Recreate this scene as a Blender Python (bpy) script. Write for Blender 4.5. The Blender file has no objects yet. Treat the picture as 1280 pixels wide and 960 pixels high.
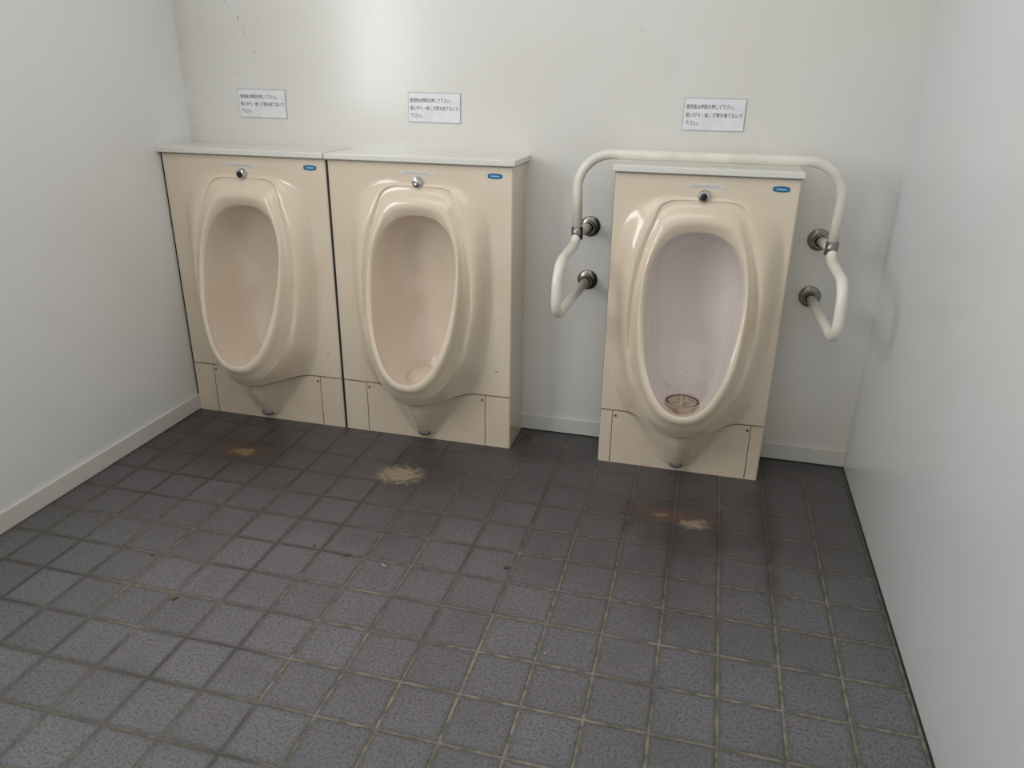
import bpy, math, random
import numpy as np
from mathutils import Vector, Matrix
from mathutils.bvhtree import BVHTree
random.seed(3)
sc=bpy.context.scene
sc.view_settings.view_transform='Standard'
sc.view_settings.look='None'
sc.view_settings.exposure=0.0

def lin(c):
    o=[]
    for v in c:
        v=v/255.0
        o.append(v/12.92 if v<=.04045 else ((v+.055)/1.055)**2.4)
    return (o[0],o[1],o[2],1.0)

# ---------------------------------------------------------------- dimensions
XL,XR=-1.7427,.9397
YB=-3.6
HW=2.5
H=1.082
D=.204

# ---------------------------------------------------------------- node helpers
class N:
    def __init__(s,name):
        s.m=bpy.data.materials.new(name); s.m.use_nodes=True
        s.t=s.m.node_tree; s.b=s.t.nodes['Principled BSDF']
    def new(s,typ,**k):
        n=s.t.nodes.new(typ)
        for a,v in k.items(): setattr(n,a,v)
        return n
    def link(s,a,b): s.t.links.new(a,b)
    def setin(s,inp,v):
        if isinstance(v,bpy.types.NodeSocket): s.link(v,inp)
        else: inp.default_value=v
    def math(s,op,a,b=None,c=None,clamp=False):
        n=s.new('ShaderNodeMath',operation=op); n.use_clamp=clamp
        s.setin(n.inputs[0],a)
        if b is not None: s.setin(n.inputs[1],b)
        if c is not None: s.setin(n.inputs[2],c)
        return n.outputs[0]
    def mr(s,v,a,b,c=0.,d=1.,smooth=True):
        n=s.new('ShaderNodeMapRange')
        if smooth: n.interpolation_type='SMOOTHSTEP'
        s.setin(n.inputs[0],v)
        for i,x in enumerate((a,b,c,d)): n.inputs[i+1].default_value=x
        return n.outputs[0]
    def mix(s,f,a,b,blend='MIX'):
        n=s.new('ShaderNodeMix',data_type='RGBA',blend_type=blend)
        s.setin(n.inputs[0],f); s.setin(n.inputs[6],a); s.setin(n.inputs[7],b)
        return n.outputs[2]
    def noise(s,scale,detail=4,vec=None,rough=.5):
        n=s.new('ShaderNodeTexNoise'); n.inputs['Scale'].default_value=scale
        n.inputs['Detail'].default_value=detail; n.inputs['Roughness'].default_value=rough
        if vec is not None: s.link(vec,n.inputs['Vector'])
        return n.outputs['Fac']
    def pos(s):
        g=s.new('ShaderNodeNewGeometry'); sp=s.new('ShaderNodeSeparateXYZ')
        s.link(g.outputs['Position'],sp.inputs[0]); return g.outputs['Position'],sp.outputs
    def obj(s):
        g=s.new('ShaderNodeTexCoord'); sp=s.new('ShaderNodeSeparateXYZ')
        s.link(g.outputs['Object'],sp.inputs[0]); return g.outputs['Object'],sp.outputs
    def bump(s,h,strength=.3,dist=.002):
        n=s.new('ShaderNodeBump'); n.inputs['Strength'].default_value=strength
        n.inputs['Distance'].default_value=dist; s.link(h,n.inputs['Height'])
        s.link(n.outputs[0],s.b.inputs['Normal'])
    def blob(s,P,cx,cy,rx,ry,a='X',b='Y',wob=None):
        dx=s.math('DIVIDE',s.math('SUBTRACT',P[a],cx),rx)
        dy=s.math('DIVIDE',s.math('SUBTRACT',P[b],cy),ry)
        d=s.math('SQRT',s.math('ADD',s.math('MULTIPLY',dx,dx),s.math('MULTIPLY',dy,dy)))
        if wob is not None: d=s.math('ADD',d,s.math('MULTIPLY',s.math('SUBTRACT',wob,.5),1.6))
        return s.mr(d,1.0,.3)
def simple(name,col,rough=.5,metal=0.,coat=0.):
    n=N(name); v,_=n.obj()
    f=n.noise(14,3,v)
    c=lin(col); d=tuple(x*.88 for x in c[:3])+(1,)
    n.link(n.mix(n.mr(f,.35,.75),c,d),n.b.inputs['Base Color'])
    n.b.inputs['Roughness'].default_value=rough; n.b.inputs['Metallic'].default_value=metal
    n.b.inputs['Coat Weight'].default_value=coat
    return n.m

# ---------------------------------------------------------------- materials
def wall_mat(name,col,rough=.3,marks=False,coat=.3):
    n=N(name); pv,P=n.pos()
    f=n.noise(1.6,3,pv); f2=n.noise(9,5,pv)
    c=n.mix(n.mr(f,.3,.75),lin(col),lin([col[0]-4,col[1]-5,col[2]-9]))
    c=n.mix(n.mr(f2,.55,.9,0,.25),c,lin([col[0]-20,col[1]-23,col[2]-30]))
    g=n.mr(P['Z'],.30,.0,0,.22)
    c=n.mix(n.math('MULTIPLY',g,f2),c,lin((160,155,140)))
    if marks:
        mp=n.new('ShaderNodeMapping'); mp.inputs['Scale'].default_value=(1.6,1,.7); n.link(pv,mp.inputs[0])
        s=n.noise(34,2,mp.outputs[0])
        w=n.noise(5,2,pv)
        m=n.math('MULTIPLY',n.mr(s,.64,.72,0,.75),n.blob(P,-1.47,1.55,.13,.19,'X','Z',w))
        c=n.mix(m,c,lin((135,112,92)))
        e=n.math('MULTIPLY',n.mr(P['X'],-1.66,-1.742),n.mr(n.noise(12,4,pv),.35,.6))
        c=n.mix(n.math('MULTIPLY',e,.35),c,lin((200,188,165)))
        s2=n.noise(60,1,pv)
        c=n.mix(n.mr(s2,.785,.81,0,.7),c,lin((120,105,90)))
    n.link(c,n.b.inputs['Base Color'])
    n.b.inputs['Roughness'].default_value=rough
    n.b.inputs['Coat Weight'].default_value=coat
    n.b.inputs['Coat Roughness'].default_value=.2
    n.bump(n.noise(3.0,2,pv),.12,.01)
    return n.m
M_back=wall_mat('paint_back',(230,228,221),.32,True,.6)
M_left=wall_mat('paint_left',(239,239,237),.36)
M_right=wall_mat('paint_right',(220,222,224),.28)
M_base=wall_mat('paint_baseboard',(222,220,212),.4)

def floor_mat():
    n=N('floor_tiles'); pv,P=n.pos()
    wn=n.noise(7,3,pv)
    wob=n.math('MULTIPLY',n.math('SUBTRACT',n.noise(40,2,pv),.5),.0026)
    dx=n.math('PINGPONG',n.math('ADD',n.math('SUBTRACT',P['X'],.03-15),wob),.075)
    dy=n.math('PINGPONG',n.math('ADD',n.math('SUBTRACT',P['Y'],-.135-15),wob),.075)
    d=n.math('MINIMUM',dx,dy)
    tile=n.mr(d,.0024,.0052)
    edge=n.mr(d,.004,.018,.36,0)
    fx=n.math('FLOOR',n.math('DIVIDE',n.math('SUBTRACT',P['X'],.03),.15))
    fy=n.math('FLOOR',n.math('DIVIDE',n.math('SUBTRACT',P['Y'],-.135),.15))
    cb=n.new('ShaderNodeCombineXYZ'); n.link(fx,cb.inputs[0]); n.link(fy,cb.inputs[1])
    wh=n.new('ShaderNodeTexWhiteNoise',noise_dimensions='2D'); n.link(cb.outputs[0],wh.inputs['Vector'])
    c=n.mix(wh.outputs['Value'],lin((121,117,120)),lin((111,107,109)))
    fine=n.noise(130,4,pv,.8)
    c=n.mix(n.mr(fine,.44,.62,0,.85),c,lin((74,71,71)))
    c=n.mix(n.mr(n.noise(300,2,pv),.58,.72,0,.5),c,lin((150,148,149)))
    c=n.mix(n.mr(wn,.45,.8,0,.40),c,lin((84,80,78)))
    c=n.mix(edge,c,lin((66,62,58)))
    gn=n.noise(2.3,4,pv)
    xg=n.mr(P['X'],-1.2,.2,0,.22)
    g=n.mix(n.mr(n.math('ADD',gn,xg),.42,.74),lin((72,69,62)),lin((136,134,114)))
    g=n.mix(n.mr(n.noise(30,3,pv),.36,.66,0,.75),g,lin((78,76,64)))
    c=n.mix(tile,g,c)
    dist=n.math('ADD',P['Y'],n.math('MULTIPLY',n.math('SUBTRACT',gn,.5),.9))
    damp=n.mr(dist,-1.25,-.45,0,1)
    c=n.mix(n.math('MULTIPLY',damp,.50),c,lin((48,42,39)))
    for (x,y,rx,ry,k) in [(-1.35,-.5,.34,.30,.55),(.36,-.58,.28,.32,.5),(.34,-.85,.16,.34,.35),(.62,-.5,.08,.5,.45),(-.62,-.45,.22,.24,.4),(-.3,-.2,.3,.12,.45)]:
        c=n.mix(n.math('MULTIPLY',n.blob(P,x,y,rx,ry,wob=wn),k*.7),c,lin((44,35,31)))
    for (x,y,ry,k) in [(.335,-.72,.30,.38),(.48,-.62,.26,.35),(.63,-.58,.36,.30),(.18,-.62,.2,.25)]:
        c=n.mix(n.math('MULTIPLY',n.blob(P,x,y,.034,ry,wob=wn),k),c,lin((54,38,31)))
    rn=n.noise(38,3,pv); rn2=n.noise(80,3,pv)
    for (x,y,rx,ry,col,k) in [(-.668,-.52,.115,.082,(172,154,124),.85),(-1.343,-.50,.19,.10,(78,58,40),.85),(-1.325,-.515,.075,.038,(146,118,78),.85),(.340,-.535,.20,.06,(98,72,57),.85),(.40,-.57,.06,.038,(168,146,122),.8),(.29,-.54,.035,.018,(150,122,98),.6)]:
        m=n.math('MULTIPLY',n.blob(P,x,y,rx,ry,wob=rn),n.mr(rn2,.34,.6,.5,k))
        c=n.mix(m,c,lin(col))
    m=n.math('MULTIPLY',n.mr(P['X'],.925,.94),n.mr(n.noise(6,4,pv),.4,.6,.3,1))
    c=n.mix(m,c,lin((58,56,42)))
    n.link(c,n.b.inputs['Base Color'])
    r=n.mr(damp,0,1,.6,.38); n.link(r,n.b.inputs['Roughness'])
    h=n.math('ADD',n.math('MULTIPLY',tile,1.0),n.math('MULTIPLY',fine,1.1))
    n.bump(h,.8,.003)
    return n.m
M_floor=floor_mat()

def ceramic(name,base,dirty=(196,170,140),rough=.16,inner=False,white=False):
    n=N(name); v,P=n.obj()
    f=n.noise(3.5,3,v)
    c=n.mix(n.mr(f,.35,.7),lin(base),lin([base[0]-5,base[1]-7,base[2]-10]))
    n2=n.noise(26,4,v)
    if not inner:
        b=n.mr(P['Z'],.30,.05,0,.22)
        c=n.mix(n.math('MULTIPLY',b,n2),c,lin(dirty))
        s=n.noise(70,1,v)
        c=n.mix(n.mr(s,.79,.81,0,.7),c,lin((140,110,85)))
    else:
        b=n.mr(P['Z'],.36,.27,0,.3 if white else .06)
        c=n.mix(n.math('MULTIPLY',b,n.mr(n2,.4,.65)),c,lin((182,156,124)))
        if white:
            s=n.noise(40,2,v)
            m=n.math('MULTIPLY',n.mr(s,.64,.74,0,.6),n.blob(P,0,.40,.05,.07,'X','Z'))
            c=n.mix(m,c,lin((165,120,75)))
    n.link(c,n.b.inputs['Base Color'])
    n.b.inputs['Roughness'].default_value=rough
    n.b.inputs['Coat Weight'].default_value=.35; n.b.inputs['Coat Roughness'].default_value=.08
    return n.m
M_cer=ceramic('ceramic_cream',(233,218,195))
M_in=ceramic('ceramic_bowl_cream',(231,216,198),inner=True)
M_inw=ceramic('ceramic_bowl_white',(231,222,217),inner=True,white=True)
M_ledge=wall_mat('ledge_white',(232,230,222),.25)
M_ledge_edge=simple('ledge_underside_metal',(150,145,135),.4,.3)
M_dark=simple('rubber_seam',(24,32,34),.6)
M_seam=simple('seam_brown',(128,110,86),.7)  # brown tone for the cover and panel joint lines and screws
M_chrome=simple('chrome',(205,205,205),.12,1.)
M_black=simple('button_black',(18,18,20),.3)
M_steel=simple('stainless_flange',(150,146,138),.28,1.)
M_tube=simple('grab_bar_vinyl',(238,234,218),.3,0,.2)
M_sign=simple('sign_plastic_white',(240,242,242),.35)
M_edge=simple('sign_edge',(170,172,172),.5)
M_ink=simple('sign_ink',(62,62,70),.6)
M_blue=simple('blue_tag',(34,110,160),.3)
M_lblue=simple('tag_print',(170,205,222),.4)
M_strip=simple('label_strip',(228,225,220),.35)
M_stript=simple('label_print',(190,194,205),.5)
M_drain=simple('drain_grey_plastic',(120,118,118),.45)
def strainer_mat():
    n=N('drain_stained'); v,P=n.obj()
    f=n.noise(45,2,v)
    n.link(n.mix(n.mr(f,.45,.7),lin((200,184,164)),lin((166,138,108))),n.b.inputs['Base Color'])
    n.b.inputs['Roughness'].default_value=.4
    n.b.inputs['Metallic'].default_value=.15
    return n.m
M_drainin=strainer_mat()
M_hole=simple('drain_hole',(96,74,56),.7)
M_leaf=simple('dry_leaf',(96,62,44),.8)
M_leaf2=simple('pale_leaf',(165,155,145),.8)

# ---------------------------------------------------------------- mesh helpers
COL=sc.collection
def empty(name,loc=(0,0,0)):
    e=bpy.data.objects.new(name,None); e.location=loc; e.empty_display_size=.1; COL.objects.link(e); return e
def mesh_obj(name,v,f,mats,parent=None,smooth=False,midx=None,loc=(0,0,0)):
    m=bpy.data.meshes.new(name); m.from_pydata([tuple(map(float,p)) for p in v],[],[tuple(int(i) for i in q) for q in f]); 
    for x in (mats if isinstance(mats,list) else [mats]): m.materials.append(x)
    if midx is not None: m.polygons.foreach_set('material_index',midx)
    if smooth: m.polygons.foreach_set('use_smooth',[True]*len(m.polygons))
    m.update()
    o=bpy.data.objects.new(name,m); o.location=loc; COL.objects.link(o)
    if parent: o.parent=parent
    return o
def box(name,x0,x1,y0,y1,z0,z1,mat,parent=None,bevel=0.):
    v=[(x,y,z) for x in (x0,x1) for y in (y0,y1) for z in (z0,z1)]
    f=[(0,1,3,2),(4,6,7,5),(0,4,5,1),(2,3,7,6),(0,2,6,4),(1,5,7,3)]
    o=mesh_obj(name,v,f,mat,parent)
    if bevel:
        b=o.modifiers.new('b','BEVEL'); b.width=bevel; b.segments=3
    return o
def tube(name,pts,rad,mat,parent=None,seg=16):
    pts=[Vector(p) for p in pts]; n=len(pts); v=[];f=[]
    up=None
    for i,p in enumerate(pts):
        t=(pts[min(i+1,n-1)]-pts[max(i-1,0)]).normalized()
        if up is None:
            a=Vector((0,0,1)) if abs(t.z)<.9 else Vector((1,0,0))
            up=(a-t*a.dot(t)).normalized()
        else: up=(up-t*up.dot(t)).normalized()
        s=t.cross(up)
        for k in range(seg):
            an=2*math.pi*k/seg; v.append(p+(up*math.cos(an)+s*math.sin(an))*rad)
    for i in range(n-1):
        for k in range(seg):
            f.append((i*seg+k,i*seg+(k+1)%seg,(i+1)*seg+(k+1)%seg,(i+1)*seg+k))
    f.append(tuple(range(seg))[::-1]); f.append(tuple((n-1)*seg+k for k in range(seg)))
    return mesh_obj(name,v,f,mat,parent,True)
def lathe(name,prof,axis_o,mat,parent=None,seg=32,axis='Y',mats=None,midx=None):
    v=[];f=[];mi=[]
    for r,d in prof:
        for k in range(seg):
            a=2*math.pi*k/seg
            if axis=='Y': v.append((axis_o[0]+r*math.cos(a),axis_o[1]-d,axis_o[2]+r*math.sin(a)))
            else: v.append((axis_o[0]+r*math.cos(a),axis_o[1]+r*math.sin(a),axis_o[2]+d))
    for i in range(len(prof)-1):
        for k in range(seg):
            f.append((i*seg+k,i*seg+(k+1)%seg,(i+1)*seg+(k+1)%seg,(i+1)*seg+k)); mi.append(midx[i] if midx else 0)
    o=mesh_obj(name,v,f,mats or mat,parent,True,mi)
    o.modifiers.new('e','EDGE_SPLIT').split_angle=math.radians(40)
    return o
def catmull(P,n=8):
    P=[np.array(p,float) for p in P]; o=[]
    Q=[2*P[0]-P[1]]+P+[2*P[-1]-P[-2]]
    for i in range(1,len(Q)-2):
        for k in range(n):
            t=k/n; a,b,c,d=Q[i-1],Q[i],Q[i+1],Q[i+2]
            o.append(.5*((2*b)+(-a+c)*t+(2*a-5*b+4*c-d)*t*t+(-a+3*b-3*c+d)*t**3))
    o.append(P[-1]); return o
def fillet(pts,rads,n=12):
    pts=[Vector(p) for p in pts]; o=[pts[0]]
    for i in range(1,len(pts)-1):
        r=rads[i-1]; a=(pts[i-1]-pts[i]).normalized(); b=(pts[i+1]-pts[i]).normalized()
        ang=a.angle(b)
        dd=min(r/math.tan(ang/2),.48*(pts[i-1]-pts[i]).length if i>1 else .95*(pts[i-1]-pts[i]).length,.48*(pts[i+1]-pts[i]).length if i<len(pts)-2 else .95*(pts[i+1]-pts[i]).length)
        r=dd*math.tan(ang/2)
        p0=pts[i]+a*dd; bis=(a+b).normalized(); c=pts[i]+bis*(r/math.sin(ang/2))
        e1=(p0-c).normalized(); tdir=-a
        sweep=math.pi-ang
        for k in range(n+1):
            t=sweep*k/n
            o.append(c+e1*(r*math.cos(t))+tdir*(r*math.sin(t)))
    o.append(pts[-1]); return o

# ---------------------------------------------------------------- room shell
T=.1
box('floor',XL-T,XR+T,YB,T,-.06,0,M_floor)
box('wall_back',XL-T,XR+T,0,T,0,HW,M_back)
WY0,WY1,WZ0,WZ1=-2.5,-1.5,1.15,2.3
def wall_with_hole(name,x0,x1,y0,y1,z1,h,mat):
    hy0,hy1,hz0,hz1=h
    parts=[(y0,hy0,0,z1),(hy1,y1,0,z1),(hy0,hy1,0,hz0),(hy0,hy1,hz1,z1)]
    v=[];f=[]
    for a,b,c,d in parts:
        k=len(v); v+= [(x,y,z) for x in (x0,x1) for y in (a,b) for z in (c,d)]
        f+=[tuple(i+k for i in q) for q in [(0,1,3,2),(4,6,7,5),(0,4,5,1),(2,3,7,6),(0,2,6,4),(1,5,7,3)]]
    return mesh_obj(name,v,f,mat)
wall_with_hole('wall_left',XL-T,XL,YB,0,HW,(WY0,WY1,WZ0,WZ1),M_left)
box('wall_right',XR,XR+T,YB,0,0,HW,M_right)
BH=.069
box('baseboard_back',XL,XR,-.010,0,0.002,BH,M_base,bevel=.003)
box('baseboard_left',XL,XL+.010,YB,-.010,0.002,BH,M_base,bevel=.003)
box('trim_1',XL,XR,-.012,0,0,.004,M_dark)
box('trim_2',XR-.004,XR,YB,0,0,.003,M_dark)

# ---------------------------------------------------------------- urinal body
def half(pts): 
    P=[tuple(p) for p in catmull(pts,10)]
    L=[(-x,z) for x,z in P[::-1]]
    allp=P+L
    a=np.array([math.atan2(z-.6,x) for x,z in allp]); r=np.array([math.hypot(x,z-.6) for x,z in allp])
    i=np.argsort(a); return a[i],r[i]
E_=half([(0,.904),(.04,.901),(.08,.887),(.118,.855),(.145,.805),(.159,.74),(.161,.66),(.155,.58),(.143,.50),(.123,.43),(.095,.37),(.062,.33),(.03,.312),(0,.307)])
M_=half([(0,1.0),(.06,1.0),(.105,.996),(.136,.975),(.150,.93),(.168,.87),(.188,.79),(.202,.70),(.206,.6),(.20,.5),(.186,.42),(.160,.345),(.118,.280),(.06,.242),(0,.232)])
O_=half([(0,1.014),(.1,1.012),(.17,1.0),(.225,.968),(.257,.91),(.272,.84),(.277,.72),(.275,.6),(.270,.5),(.264,.42),(.256,.34),(.240,.28),(.20,.215),(.150,.150),(.105,.095),(.065,.045),(.030,.020),(0,.016)])
def rad(C,t): return np.interp(t,C[0],C[1],period=2*math.pi)
def ss(a,b,x):
    t=min(1,max(0,(x-a)/(b-a))); return t*t*(3-2*t)
def seamz(x): return .22-.024*math.exp(-(x/.10)**2)
zM=[.232,.280,.345,.42,.5,.6,.72,.82,.9,.95,1.0]
hMv=[.160,.146,.118,.094,.078,.065,.054,.044,.034,.022,.006]
def body(name,hw,mat_in,parent):
    th=list(np.linspace(-math.pi,math.pi,240,endpoint=False))+list(-math.pi/2+np.linspace(-.62,.62,121))
    for sx in (-1,1):
        for z in (0,H): th.append(math.atan2(z-.6,sx*hw))
    th=sorted(set(round(t,5) for t in th)); n=len(th)
    cols=[]
    VS=(.04,.09,.16,.24,.33,.42,.52,.62,.72,.82,.91,.97,1.0)
    US=tuple(np.linspace(.02,.50,33))+tuple(np.linspace(.53,1.0,16))
    for t in th:
        c,s=math.cos(t),math.sin(t); rE,rM,rO=rad(E_,t),rad(M_,t),rad(O_,t)
        rq=min(hw/abs(c) if abs(c)>1e-6 else 9,(H-.6)/s if s>1e-6 else (.6/-s if s<-1e-6 else 9))
        zE=.6+rE*s; hE=.022+(.903-zE)*.29; yE=-(D+hE)
        zMM=.6+rM*s; hM=float(np.interp(zMM,zM,hMv))
        wb=max(0,-s)**4
        wt=max(0,s)**3
        col=[]
        yb=-.075
        S_=[1,.985,.94,.84,.70,.5,.28,.13,.055,.015,0]
        side=[0,.30,.55,.78,.88,.925,.955,.972,.985,.994,1]
        bott=[0,.42,.86,1.08,1.14,1.147,1.14,1.115,1.08,1.035,1]
        for k in range(len(S_)):
            sc_=side[k]*(1-wb)+bott[k]*wb
            y=yb+(yE-yb)*(1-S_[k])
            col.append((rE*sc_*c,y,.6+rE*sc_*s,1))
        for v in VS:
            r=rE+(rM-rE)*v
            sd=1-wb
            h=hE+(hM-hE)*(ss(.25,1.0,v)*sd+(1-sd)*(v**1.6))+(.007+.010*wt)*(math.sin(math.pi*min(1,v/(.55+.3*wt))))
            h-=.007*ss(.8,1,v)*sd*(1-.8*max(0,s)**12)
            col.append((r*c,-(D+h),.6+r*s,0))
        low=max(0,-s)**2*(1-max(0,-s)**14)
        for u in US:
            r=rM+(rO-rM)*u
            sd=1-max(0,-s)**14
            base=(1-ss(0,1,u))
            flare=(1-u)**2.0
            prof=(base*(1-low)+flare*low)*sd+((1-u))*(1-sd)
            hh=hM*prof+.014*math.sin(math.pi*u)*sd*(1-low)*(1 if s<.75 else max(0,(1-s)/.25))
            hh-=.007*(1-ss(0,.2,u))*(1-wb)*(1-.8*max(0,s)**12)
            z=.6+r*s; x=r*c
            zs=seamz(x)
            if z<zs+.003:
                hc=float(np.interp(z,[.012,.03,.05,.09,.14,.20],[0,.022,.036,.060,.086,.108]))
                wf=.050+.135*(max(z,0)/.2)**1.25
                q=min(1,abs(x)/wf)
                fun=hc*(1-ss(.0,1,q))
                k=ss(zs+.003,zs-.005,z)
                hh=hh*(1-k)+min(fun,max(hh,0)+.02)*k
            if u>=1: hh=0
            col.append((r*c,-(D+max(hh,0)),.6+r*s,0))
        for u in (.3,.7,):
            r=rO+(rq-rO)*u; col.append((r*c,-D,.6+r*s,0))
        r=rq
        qx,qz=r*c,.6+r*s
        ix=max(-hw+.004,min(hw-.004,qx)); iz=max(.0,min(H-.002,qz))
        col.append((ix,-D,iz,0)); col.append((qx,-D+.004,qz,0)); col.append((qx,0,qz,0))
        cols.append(col)
    m=len(cols[0])-1
    v=[(0,-.075,.6)]; f=[];mi=[]
    for col in cols:
        for p in col[1:]: v.append(p[:3])
    idx=lambda i,k: 1+(i%n)*m+(k-1)
    for i in range(n):
        f.append((0,idx(i,1),idx(i+1,1))); mi.append(1)
        for k in range(1,m):
            f.append((idx(i,k),idx(i,k+1),idx(i+1,k+1),idx(i+1,k))); mi.append(1 if k<=8 else 0)
    o=mesh_obj(name,v,f,[M_cer,mat_in],parent,True,mi)
    me=o.data
    import bmesh
    bm=bmesh.new(); bm.from_mesh(me); bmesh.ops.recalc_face_normals(bm,faces=bm.faces)
    bm.faces.ensure_lookup_table()
    if bm.faces[0].normal.y>0: bmesh.ops.reverse_faces(bm,faces=bm.faces)
    for e in bm.edges:
        if len(e.link_faces)==2 and e.calc_face_angle(0)>math.radians(38): e.smooth=False
    bvh=BVHTree.FromBMesh(bm)
    bm.to_mesh(me); bm.free(); me.update()
    return o,bvh

def urinal(name,cx,hw,mat_in,tagx,gap):
    e=empty(name,(cx,0,0))
    o,bvh=body('ceramic_body',hw,mat_in,e)
    def sy(x,z,default=-D):
        hit=bvh.ray_cast(Vector((x,-1.5,z)),Vector((0,1,0)))
        return hit[0].y if hit[0] is not None else default
    pts=[]
    for i in range(141):
        x=-hw+.002+(2*hw-.004)*i/140; z=seamz(x)-.001
        pts.append((x,sum(sy(x+dx,z+.001) for dx in (-.006,-.003,0,.003,.006))/5 if abs(x)<hw-.01 else -D,z))
    tube('cover_seam',pts,.0022,M_seam,e,8)
    for k,sx in enumerate((-.25,.25)):
        tube('panel_seam_%d'%(k+1),[(sx,-D,z) for z in (.004,.1,.218)],.0015,M_seam,e,8)
        lathe('panel_screw_%d'%(k+1),[(.0001,.003),(.004,.003),(.0055,0)],(sx*.955,-D,.197),M_seam,e,12)
    lathe('flush_button',[(.0001,.026),(.006,.027),(.0105,.024),(.0105,.018),(.0115,.018),(.017,.016),(.020,.010),(.021,0)],(0,-D,1.017),None,e,32,mats=[M_chrome,M_black] ,midx=[1,1,1,1,0,0,0] if tagx[1] else [0]*7)
    box('label_strip',-.067,.067,-D-.0012,-D,1.043,1.053,M_strip,e)
    box('label_print',-.045,.045,-D-.0018,-D-.0012,1.0465,1.050,M_stript,e)
    def ell(nm,x,z,a,b,y,mat):
        v=[(x+a*max(-.8,min(.8,math.cos(t)))/.8,y,z+b*math.sin(t)) for t in np.linspace(0,2*math.pi,40,endpoint=False)]
        v2=[(p[0],-D+.0005,p[2]) for p in v]
        f=[tuple(range(40))]+[(i,(i+1)%40,40+(i+1)%40,40+i) for i in range(40)]
        mesh_obj(nm,v+v2,f,mat,e)
    ell('blue_tag',tagx[0],1.050,.026,.0095,-D-.0015,M_blue)
    ell('blue_tag_print',tagx[0],1.050,.016,.0022,-D-.0020,M_lblue)
    yk=sy(0,.040)
    v=[];f=[]
    R_=16
    for j in range(7):
        ph=j/6*math.pi/2
        for k in range(R_):
            a=2*math.pi*k/R_; v.append((.027*math.cos(a)*math.cos(ph),yk+.010-.018*math.sin(ph),.036+.016*math.sin(a)*math.cos(ph)))
    for j in range(6):
        for k in range(R_): f.append((j*R_+k,j*R_+(k+1)%R_,(j+1)*R_+(k+1)%R_,(j+1)*R_+k))
    mesh_obj('outlet_cap',v,f,M_drain,e,True)
    def zf(x,y):
        hit=bvh.ray_cast(Vector((x,y,.55)),Vector((0,0,-1))); return hit[0].z if hit[0] is not None else .27
    zz=min(zf(0,-.215)+.022,zf(.056,-.215)+.002)
    st=mat_in is M_inw
    lathe('drain_strainer',[(.0001,.002),(.040,.002),(.052,.002),(.0535,-.001),(.057,-.001),(.0585,.003),(.067,.004),(.070,-.030)],(0,-.215,zz),None,e,40,'Z',mats=[M_drainin if st else M_in,M_hole if st else M_in],midx=[0,0,1,1,1,0,0])
    if st:
        V=[];Fc=[]
        for rr,nn in ((.014,5),(.029,9),(.043,13)):
            for q in range(nn):
                a=2*math.pi*q/nn
                b=len(V)
                for w in range(10):
                    t=2*math.pi*w/10
                    V.append((rr*math.cos(a)+.0028*math.cos(t),-.215+rr*math.sin(a)+.0028*math.sin(t),zz+.0024))
                Fc.append(tuple(range(b,b+10)))
        mesh_obj('strainer_holes',V,Fc,M_hole,e)
    box('side_gasket',-hw-gap,-hw,-.199,-.012,0.004,H,M_dark,e)
    return e
U1=urinal('urinal',-1.3892,.3465,M_in,(.285,True),.0062)
U2=urinal('urinal',-.6820,.3510,M_in,(.287,False),.0088)
U3=urinal('urinal',.317,.295,M_inw,(.237,True),.001)

def ledge(name,x0,x1,joint=None):
    e=empty(name)
    box('top_slab',x0,x1,-.222,0,H+.004,H+.024,M_ledge,e,.003)
    box('under_trim',x0+.006,x1-.006,-.214,0,H,H+.004,M_ledge_edge,e)
    if joint: box('joint',joint-.0015,joint+.0015,-.2235,-.0,H+.0035,H+.0247,M_ledge_edge,e)
ledge('ledge_shelf',XL+.0005,-.320,-1.0385)
ledge('ledge_shelf',.015,.619)

# ---------------------------------------------------------------- grab bar
g=empty('grab_bar',(0,0,0)); cxr=.317; rt=.0168
yp=-.16
a=fillet([(cxr-.422,yp,.865),(cxr-.432,yp,1.134),(cxr+.432,yp,1.134),(cxr+.422,yp,.865)],[.115,.115],16)
tube('arch_tube',a,rt,M_tube,g,20)
for k,sx in enumerate((-1,1)):
    X=lambda s:cxr+sx*s
    p=fillet([(X(.422),yp,.872),(X(.425),yp-.012,.826),(X(.437),-.425,.808),(X(.437),-.440,.630),(X(.401),-.005,.657)],[.045,.085,.055],12)
    tube('side_loop_%d'%(k+1),p,rt,M_tube,g,20)
    tube('wall_stub_%d'%(k+1),[(X(.401),-.004,.86),(X(.412),-.08,.862),(X(.422),yp,.862)],rt*.98,M_tube,g,20)
    tube('joint_collar_%d'%(k+1),[(X(.4215),yp,.842),(X(.423),yp,.885)],rt*1.22,M_steel,g,24)
    for j,z in enumerate((.86,.657)):
        lathe('wall_flange_%d'%(2*k+j+1),[(.019,.040),(.022,.040),(.0225,.012),(.033,.009),(.038,.004),(.038,0)],(X(.401),0,z),M_steel,g,36)

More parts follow.
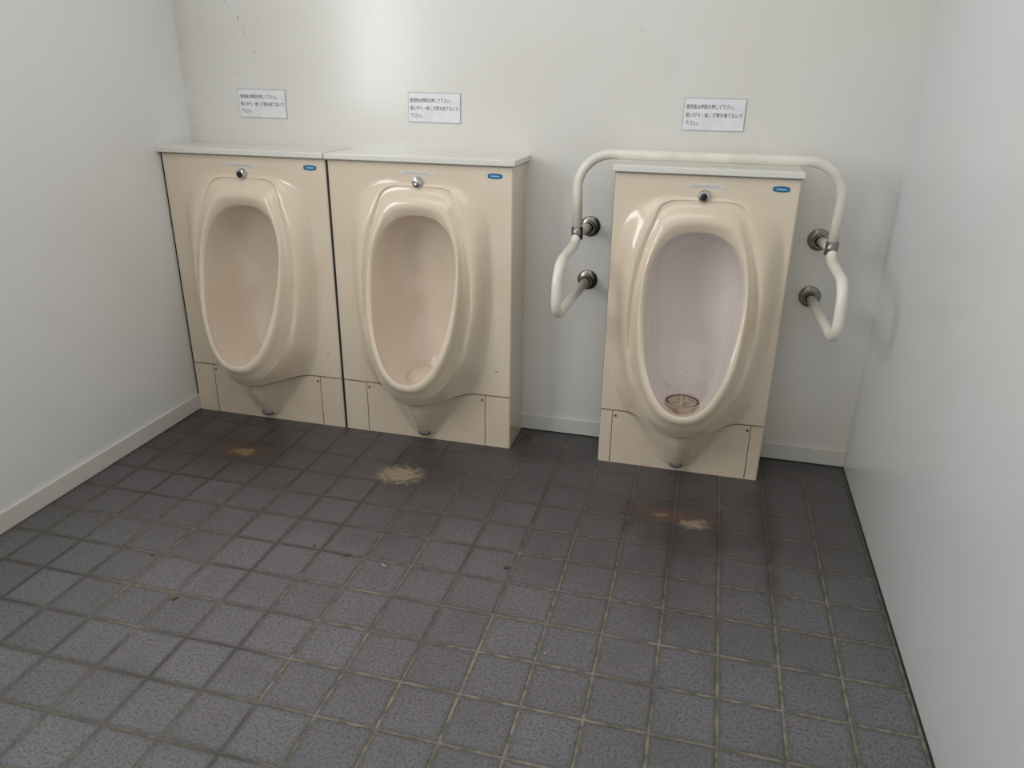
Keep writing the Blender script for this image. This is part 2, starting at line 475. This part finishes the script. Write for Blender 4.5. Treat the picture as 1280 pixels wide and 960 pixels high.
# ---------------------------------------------------------------- notice signs
def sign(cx,rot):
    e=empty('notice_sign',(cx,0,1.260))
    e.rotation_euler=(0,rot,0)
    box('plate_edge',-.1025,.1025,-.0025,0,-.0525,.0525,M_edge,e)
    box('plate',-.1005,.1005,-.004,-.0005,-.0505,.0505,M_sign,e)
    for i,(s,sz,wd) in enumerate((("使用後は押釦を押して下さい。",.0165,.158),("吸いがら・紙くず等を捨てないで",.0160,.187),("下さい。",.0165,.046))):
        cu=bpy.data.curves.new('text_line','FONT'); cu.body=s; cu.size=sz; cu.extrude=.0002
        cu.materials.append(M_ink)
        o=bpy.data.objects.new('text_line_%d'%(i+1),cu); COL.objects.link(o); o.parent=e
        o.location=(-.094,-.0043,.019-.0265*i); o.rotation_euler=(math.pi/2,0,0)
        bpy.context.view_layer.update()
        w=o.dimensions.x
        if w>0: o.scale.x=wd/w
sign(-1.397,.01); sign(-.686,.006); sign(.319,0.0)

# ---------------------------------------------------------------- floor debris (one object)
v=[];f=[]
mi=[]
def leaf(x,y,l,w,a,m):
    k=len(v)
    P=[(-l,0,.001),(-.3*l,w,.005),(.5*l,.7*w,.003),(l,0,.006),(.4*l,-.8*w,.002),(-.4*l,-.9*w,.004)]
    for p in P: v.append((x+p[0]*math.cos(a)-p[1]*math.sin(a),y+p[0]*math.sin(a)+p[1]*math.cos(a),p[2]))
    f.append(tuple(range(k,k+6))); mi.append(m)
C0=Vector((.5723*.59,-4.7736*.59,2.3374*.59))
for (x,y,l,w,a,m) in [(-.63,-1.04,.014,.006,.3,0),(-.50,-1.06,.016,.004,-.5,1),(-.14,-.97,.010,.007,.2,0),(-1.0,-1.36,.012,.004,1.0,0),(-1.2,-1.2,.006,.003,.5,0),(-.75,-1.02,.006,.003,.9,0),(.2,-.62,.006,.004,0,0),(-.29,-.08,.02,.008,.6,0),(-.27,-.10,.012,.006,1.6,0),(.05,-1.3,.004,.003,0,1)]:
    leaf(x,y,l,w,a,m)
mesh_obj('fallen_leaf_bits',v,f,[M_leaf,M_leaf2],None,False,mi)

# ---------------------------------------------------------------- camera
ya,pi_,ro,F=.2481,.3878,.0138,947.9
fv=Vector((-math.sin(ya)*math.cos(pi_),math.cos(ya)*math.cos(pi_),-math.sin(pi_)))
r=Vector((math.cos(ya),math.sin(ya),0)); u=r.cross(fv)
r2=r*math.cos(ro)+u*math.sin(ro); u2=-r*math.sin(ro)+u*math.cos(ro)
cam=bpy.data.cameras.new('camera'); co=bpy.data.objects.new('camera',cam); COL.objects.link(co)
co.matrix_world=Matrix(((r2.x,u2.x,-fv.x,C0.x),(r2.y,u2.y,-fv.y,C0.y),(r2.z,u2.z,-fv.z,C0.z),(0,0,0,1)))
cam.sensor_width=36; cam.lens=F/1280*36; cam.clip_start=.02
sc.camera=co

# ---------------------------------------------------------------- light
w=bpy.data.worlds.new('sky'); sc.world=w; w.use_nodes=True
bg=w.node_tree.nodes['Background']; bg.inputs[0].default_value=(.95,.97,1,1); bg.inputs[1].default_value=.63
def area(name,loc,target,sx,sy,power,col):
    L=bpy.data.lights.new(name,'AREA'); L.shape='RECTANGLE'; L.size=sx; L.size_y=sy; L.energy=power; L.color=col
    o=bpy.data.objects.new(name,L); o.location=loc; d=Vector(target)-Vector(loc); o.rotation_euler=d.to_track_quat('-Z','Y').to_euler(); COL.objects.link(o); return o
area('window_daylight',(XL-.04,(WY0+WY1)/2,(WZ0+WZ1)/2),(1,(WY0+WY1)/2,(WZ0+WZ1)/2),.98,1.1,25,(.97,.98,1))
area('overhead_fill',(-.5,-1.5,2.45),(-.5,-1.5,0),1.8,.9,8,(1,.98,.95))  # added overhead fill light
